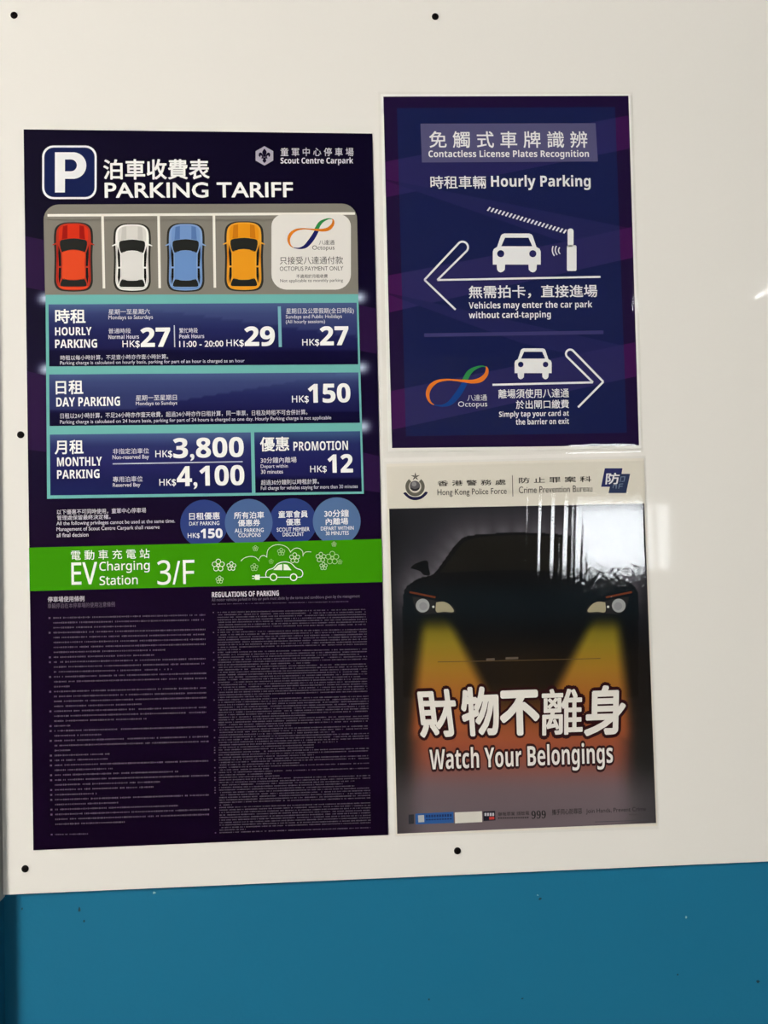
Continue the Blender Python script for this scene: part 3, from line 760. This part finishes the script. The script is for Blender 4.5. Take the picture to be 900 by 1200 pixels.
def picture(u, v):
    x, y = (u - 445) * 2.727, (v - 590) * 2.727
    d = min((x - p[0]) ** 2 + (y - p[1]) ** 2 for p in OUT[::3]) ** 0.5
    bgc = mixc((30, 30, 36), (98, 94, 102), math.exp(-d / 55) * (1 - sm(250, 420, y)))
    bgc = mixc(bgc, (18, 18, 22), (1 - sm(20, 110, min(x, 880 - x))) * 0.55)
    if inside(OUT, x, y): c = mixc((10, 11, 14), (12, 20, 26), sm(230, 300, y) * (1 - sm(330, 420, y)))
    else: c = bgc
    c = mixc(c, (34, 24, 14), sm(390, 520, y) * (1 - abs(x - 450) / 700))
    # headlamp beams
    def beam(cx0, k):
        cc = cx0 + (y - 350) * 0.20 * k; hw = 34 + (y - 350) * 0.34
        return (1 - sm(hw - 22 - (y - 350) * 0.05, hw + 24, abs(x - cc))) * sm(345, 420, y)
    bm_ = max(beam(176, 1), beam(724, -1))
    fill = sm(560, 760, y) * (1 - sm(290, 395, abs(x - 450)))
    bm_ = max(bm_ * (1 - sm(720, 820, y)), fill) if y > 350 else 0
    bm_ *= (1 - sm(330, 400, abs(x - 450)) * sm(430, 520, y)) if y > 430 else 1
    bc = ramp([(345, (96, 88, 28)), (400, (124, 112, 30)), (450, (146, 126, 36)), (520, (164, 122, 40)), (600, (170, 108, 44)), (690, (168, 92, 48)), (780, (158, 82, 56)), (850, (142, 84, 74)), (910, (126, 94, 98)), (1060, (100, 90, 98))], y)
    c = mixc(c, bc, bm_)
    t = sm(800, 960, y)
    c = mixc(c, mixc((112, 99, 106), (72, 68, 74), sm(290, 440, abs(x - 450))), t * 0.75)
    return c
pict = C.grid('car_photograph', P3P, 230, 290, picture, 1)
C.polys('windscreen', [[c5(*p) for p in crom([(190, 222), (235, 165), (272, 122), (340, 106), (450, 101), (560, 106), (628, 122), (665, 165), (710, 222), (450, 212), (190, 222)], 5)[:-1]]], (24, 22, 19), 2, pict)
for s in (0, 1):
    def f(x, y): return c5(900 - x, y) if s else c5(x, y)
    C.polys('wing_mirror', [[f(*p) for p in crom([(98, 207), (112, 193), (150, 182), (156, 205), (160, 228), (140, 228), (128, 216), (98, 207)], 4)[:-1]]], (13, 14, 17), 2, pict)
    C.stroke('indicator_strip', [[f(95, 283), f(130, 290), f(178, 300)]], (112, 56, 34), 2, 2.2, pict)
    C.polys('headlamp', [[f(*p) for p in crom([(104, 298), (140, 302), (185, 312), (228, 322), (240, 350), (180, 352), (130, 352), (112, 330), (104, 298)], 4)[:-1]]], (38, 38, 40), 2, pict)
    C.polys('headlamp_lens', [[f(*p) for p in ring(137, 326, 22, 20)]], (168, 170, 172), 3, pict)
    C.polys('headlamp_lens', [[f(*p) for p in ring(139, 328, 13, 16)]], (150, 152, 156), 3.5, pict)
    C.polys('headlamp_lens', [[f(*p) for p in crom([(180, 316), (205, 314), (226, 326), (236, 346), (205, 346), (180, 346), (180, 316)], 4)[:-1]]], (172, 164, 136), 3, pict)
    C.polys('headlamp_lens', [[f(*p) for p in ring(171, 330, 4, 10)]], (230, 230, 226), 3, pict)
C.stroke('bumper_line', [[c5(185, 506), c5(450, 501), c5(705, 495)]], (98, 78, 50), 2, 0.8, pict)
C.polys('bumper_badge', [[c5(340, 495), c5(367, 494), c5(367, 501), c5(340, 502)], [c5(402, 491), c5(442, 490), c5(442, 497), c5(402, 498)]], (104, 92, 80), 2, pict)
# slogan
MAR = (46, 12, 18)
for ch, x0, x1, y0, y1, sh, wt in (('財', 96, 226, 105, 264, -0.10, .03), ('物', 240, 366, 96, 260, -0.04, .034), ('不', 367, 498, 108, 258, 0, .044), ('離', 505, 640, 103, 256, 0.03, .016), ('身', 645, 782, 92, 258, 0.05, .03)):
    a, b_ = c6(x0, y0); c_, d_ = c6(x1, y1)
    C.text(ch, a, c_, b_, d_, (244, 240, 234), wt, 8, None, 'slogan_lettering', (MAR, 0.095), sh)
C.text('Watch Your Belongings', 504, 718.5, 873, 905, (244, 240, 236), 0.03, 8, None, 'slogan_lettering', (MAR, 0.095))
# header
DK = (58, 54, 50)
C.text('香 港 警 務 處', 512.6, 592.6, 562.6, 569, DK, 0.012)
C.text('Hong Kong Police Force', 512.6, 593.6, 572.6, 581.8, DK, 0.0)
C.stroke('rule', [[(600.2, 557), (600.8, 582)]], (96, 92, 86), 3, 0.8)
C.text('防 止 罪 案 科', 607.8, 692.8, 558.8, 565.6, DK, 0.012)
C.text('Crime Prevention Bureau', 607.8, 693.9, 569.4, 577.2, DK, 0.0)
def ck(x, y): return (460 + x / 15.0, 545 + y / 15.0)
crest = C.stroke('police_crest', [[ck(*p) for p in arc(395, 380, 138, -52, 232, 30)]], (104, 102, 92), 2, 4.2)
C.stroke('police_crest', [[ck(*p) for p in arc(395, 380, 108, -52, 232, 30)]], (176, 172, 160), 3, 0.8, crest)
C.polys('crest_globe', [[ck(*p) for p in ring(393, 368, 92, 26)]], (98, 96, 100), 3, crest)
C.polys('crest_globe', [[ck(*p) for p in ring(378, 335, 42, 20)]], (150, 148, 150), 3.5, crest)
C.polys('crest_globe', [[ck(*p) for p in arc(393, 368, 90, 20, 160, 14) + arc(393, 330, 90, 130, 50, 10)]], (48, 46, 50), 3.5, crest)
C.polys('crest_ribbon', [[ck(*p) for p in crom([(185, 498), (230, 478), (300, 540), (395, 562), (500, 540), (575, 470), (615, 492), (520, 585), (400, 618), (290, 590), (185, 498)], 4)[:-1]]], (30, 28, 66), 3, crest)
star = []
for k in range(5):
    a = math.radians(-92 + 72 * k); pa = a + 0.5
    star.append([ck(400, 205), ck(400 + 30 * math.cos(pa), 205 + 30 * math.sin(pa)), ck(400 + 84 * math.cos(a), 205 + 78 * math.sin(a)), ck(400 + 24 * math.cos(a - 0.5), 205 + 24 * math.sin(a - 0.5))])
C.polys('crest_flower', star, (66, 62, 60), 3, crest)
def cl_(x, y): return (690 + x / 15.0, 540 + y / 15.0)
lg = C.polys('bureau_logo', [[cl_(278, 132), cl_(588, 132), cl_(532, 458), cl_(212, 458)]], (44, 48, 104), 2)
C.polys('bureau_logo', [[cl_(415, 230), cl_(722, 230), cl_(652, 568), cl_(342, 568)]], (46, 58, 92), 2.3, lg)
C.text('防', *[q for q in (709.6, 725.6)], 554.2, 567.6, (236, 236, 240), 0.02, 6, lg, 'logo_lettering', None, 0.12)
C.stroke('logo_mark', [[cl_(545, 375), cl_(560, 285), cl_(630, 280), cl_(615, 360), cl_(570, 365)], [cl_(420, 480), cl_(430, 430), cl_(480, 425), cl_(475, 490)], [cl_(520, 490), cl_(535, 410), cl_(600, 405)], [cl_(530, 450), cl_(590, 447)]], (112, 128, 156), 3, 1.0, lg)
# foot of the poster
C.polys('foot_box', [[(478.6, 954.4), (485, 954), (485.2, 965), (478.8, 965.5)]], (40, 42, 52), 2)
fb = C.polys('foot_box', [[(486.6, 953.2), (531.2, 951), (531.6, 964), (487, 965.8)]], (42, 92, 160), 2)
C.polys('foot_mark', [[(489.8, 955.2), (496.8, 954.8), (497.2, 963), (490.2, 963.4)]], (186, 190, 196), 3, fb)
C.polys('foot_mark', [[(499 + i * 3.1, 954.8 - i * 0.12), (501.2 + i * 3.1, 954.7 - i * 0.12), (501.3 + i * 3.1, 957.6 - i * 0.12), (499.1 + i * 3.1, 957.7 - i * 0.12)] for i in range(10)] +
        [[(499 + i * 3.1, 959.6 - i * 0.12), (501.4 + i * 3.1, 959.5 - i * 0.12), (501.4 + i * 3.1, 961 - i * 0.12), (499.1 + i * 3.1, 961.1 - i * 0.12)] for i in range(10)], (22, 44, 100), 3, fb)
C.polys('foot_box', [[(532.8, 951.8), (564.6, 950.4), (565, 963), (533.2, 964.6)]], (226, 222, 214), 2)
fd = C.polys('foot_box', [[(566, 950.6), (580, 950), (580.4, 961), (566.4, 961.8)]], (26, 24, 40), 2)
C.polys('foot_mark', [[(567.6 + i * 3, 952.4), (569.8 + i * 3, 952.3), (569.9 + i * 3, 955.8), (567.7 + i * 3, 955.9)] for i in range(4)], (206, 206, 212), 3, fd)
C.polys('foot_mark', [[(573, 957), (579, 956.7), (579.2, 959.8), (573.2, 960.2)]], (196, 60, 54), 3, fd)
C.text('舉報罪案 請致電', 583.4, 620, 950.8, 955.4, (38, 32, 34), 0.006)
C.polys('foot_mark', [[(583.6 + i * 2.6, 957.6 - i * 0.05), (585.4 + i * 2.6, 957.5 - i * 0.05), (585.4 + i * 2.6, 959.2 - i * 0.05), (583.6 + i * 2.6, 959.3 - i * 0.05)] for i in range(14)], (50, 42, 44), 3)
C.text(math_alpha('999', 65, 97, 0x1D7CE), 622.5, 639.4, 949.6, 959, (24, 22, 24), 0.0)
C.text('攜手同心防罪惡', 646.6, 681.7, 947.4, 954, (30, 26, 28), 0.01)
C.text('Join Hands, Prevent Crime', 686.5, 756.7, 946.2, 952.8, (34, 28, 32), 0.004)
C.polys('foot_mark', [[(737 + i * 2.2, 953.7), (738.5 + i * 2.2, 953.6), (738.5 + i * 2.2, 954.8), (737 + i * 2.2, 954.9)] for i in range(9)], (70, 62, 66), 3)
C.stroke('rule', [[(697, 962.9), (757, 960.8)]], (70, 66, 76), 3, 0.7)

build_texts()

# ================================================================== CLEAR LAMINATE OVER POSTERS 2 AND 3
def film(S, corners, nx, ny, hfn, mat):
    (x0, y0), (x1, y1), (x2, y2), (x3, y3) = corners
    V, F = [], []
    base = 0.00115
    for j in range(ny + 1):
        t = j / ny
        for i in range(nx + 1):
            s = i / nx
            u = (x0 * (1 - s) + x1 * s) * (1 - t) + (x3 * (1 - s) + x2 * s) * t
            v = (y0 * (1 - s) + y1 * s) * (1 - t) + (y3 * (1 - s) + y2 * s) * t
            x, z = wp(u, v)
            e = min(s * nx, (1 - s) * nx, t * ny, (1 - t) * ny)
            V.append((x - S.ox, -(base * sm(-0.6, 5.5, e) + hfn(u, v) * sm(0, 6, e)), z - S.oz))
    for j in range(ny):
        for i in range(nx):
            a = j * (nx + 1) + i; F.append((a + nx + 1, a + nx + 2, a + 1, a))
    me = bpy.data.meshes.new('laminate_film'); me.from_pydata(V, [], F)
    o = link('laminate_film', me, mat, S.root, True); o['label'] = 'clear glossy laminate film'
    return o
def gauss(x, c, w): return math.exp(-((x - c) / w) ** 2)
def h3(u, v):                                   # metres of lift off the sheet; long upright ripples in the upper half
    up = 1 - sm(700, 800, v)
    w = 0.5 * (1 + math.sin(0.045 * v + 0.5))
    a = gauss(u, 640, 46) * up
    h = a * (0.000062 * math.sin((u + 0.03 * v) * 0.40 + 1.2 * math.sin(v * 0.012)) + 0.00003 * math.sin(u * 0.83 + 0.02 * v))
    h += 0.00002 * math.sin(u * 0.11 + 0.5) * math.sin(v * 0.05) + 0.00003 * math.sin(v * 0.025 + u * 0.02)
    h += gauss(v, 700, 40) * gauss(u, 700, 60) * 0.00002 * math.sin(u * 0.9 + 0.3 * math.sin(v * .3)) * math.sin(v * 0.5)
    q = Vector((u * 0.22, v * 0.30, 0)); h += 0.00006 * noise.noise(q) * gauss(v, 685, 34) * sm(640, 690, u)
    h += 0.00005 * noise.noise(Vector((u * 0.16, v * 0.05, 3.0))) * gauss(v, 715, 40) * sm(610, 650, u)
    h += 0.00006 * gauss(v, 552, 14) * sm(620, 680, u) * math.sin(u * 0.22 + v * 0.1)
    return h
def h2(u, v):
    h = 0.00003 * math.sin(u * 0.03 + 1.0) * math.sin(v * 0.022)
    e = gauss(v, 515, 26) * sm(590, 700, u)
    h += e * 0.00009 * math.sin(v * 0.42 + 0.06 * u) * (0.6 + 0.4 * math.sin(u * 0.21))
    return h
F3 = film_mat('laminate_rippled', 1.6, 800.0, 0.05)
F2 = film_mat('laminate_flat', 1.5, 420.0, 0.03)
film(B, P2F, 150, 212, h2, F2)
film(C, P3F, 310, 220, h3, F3)
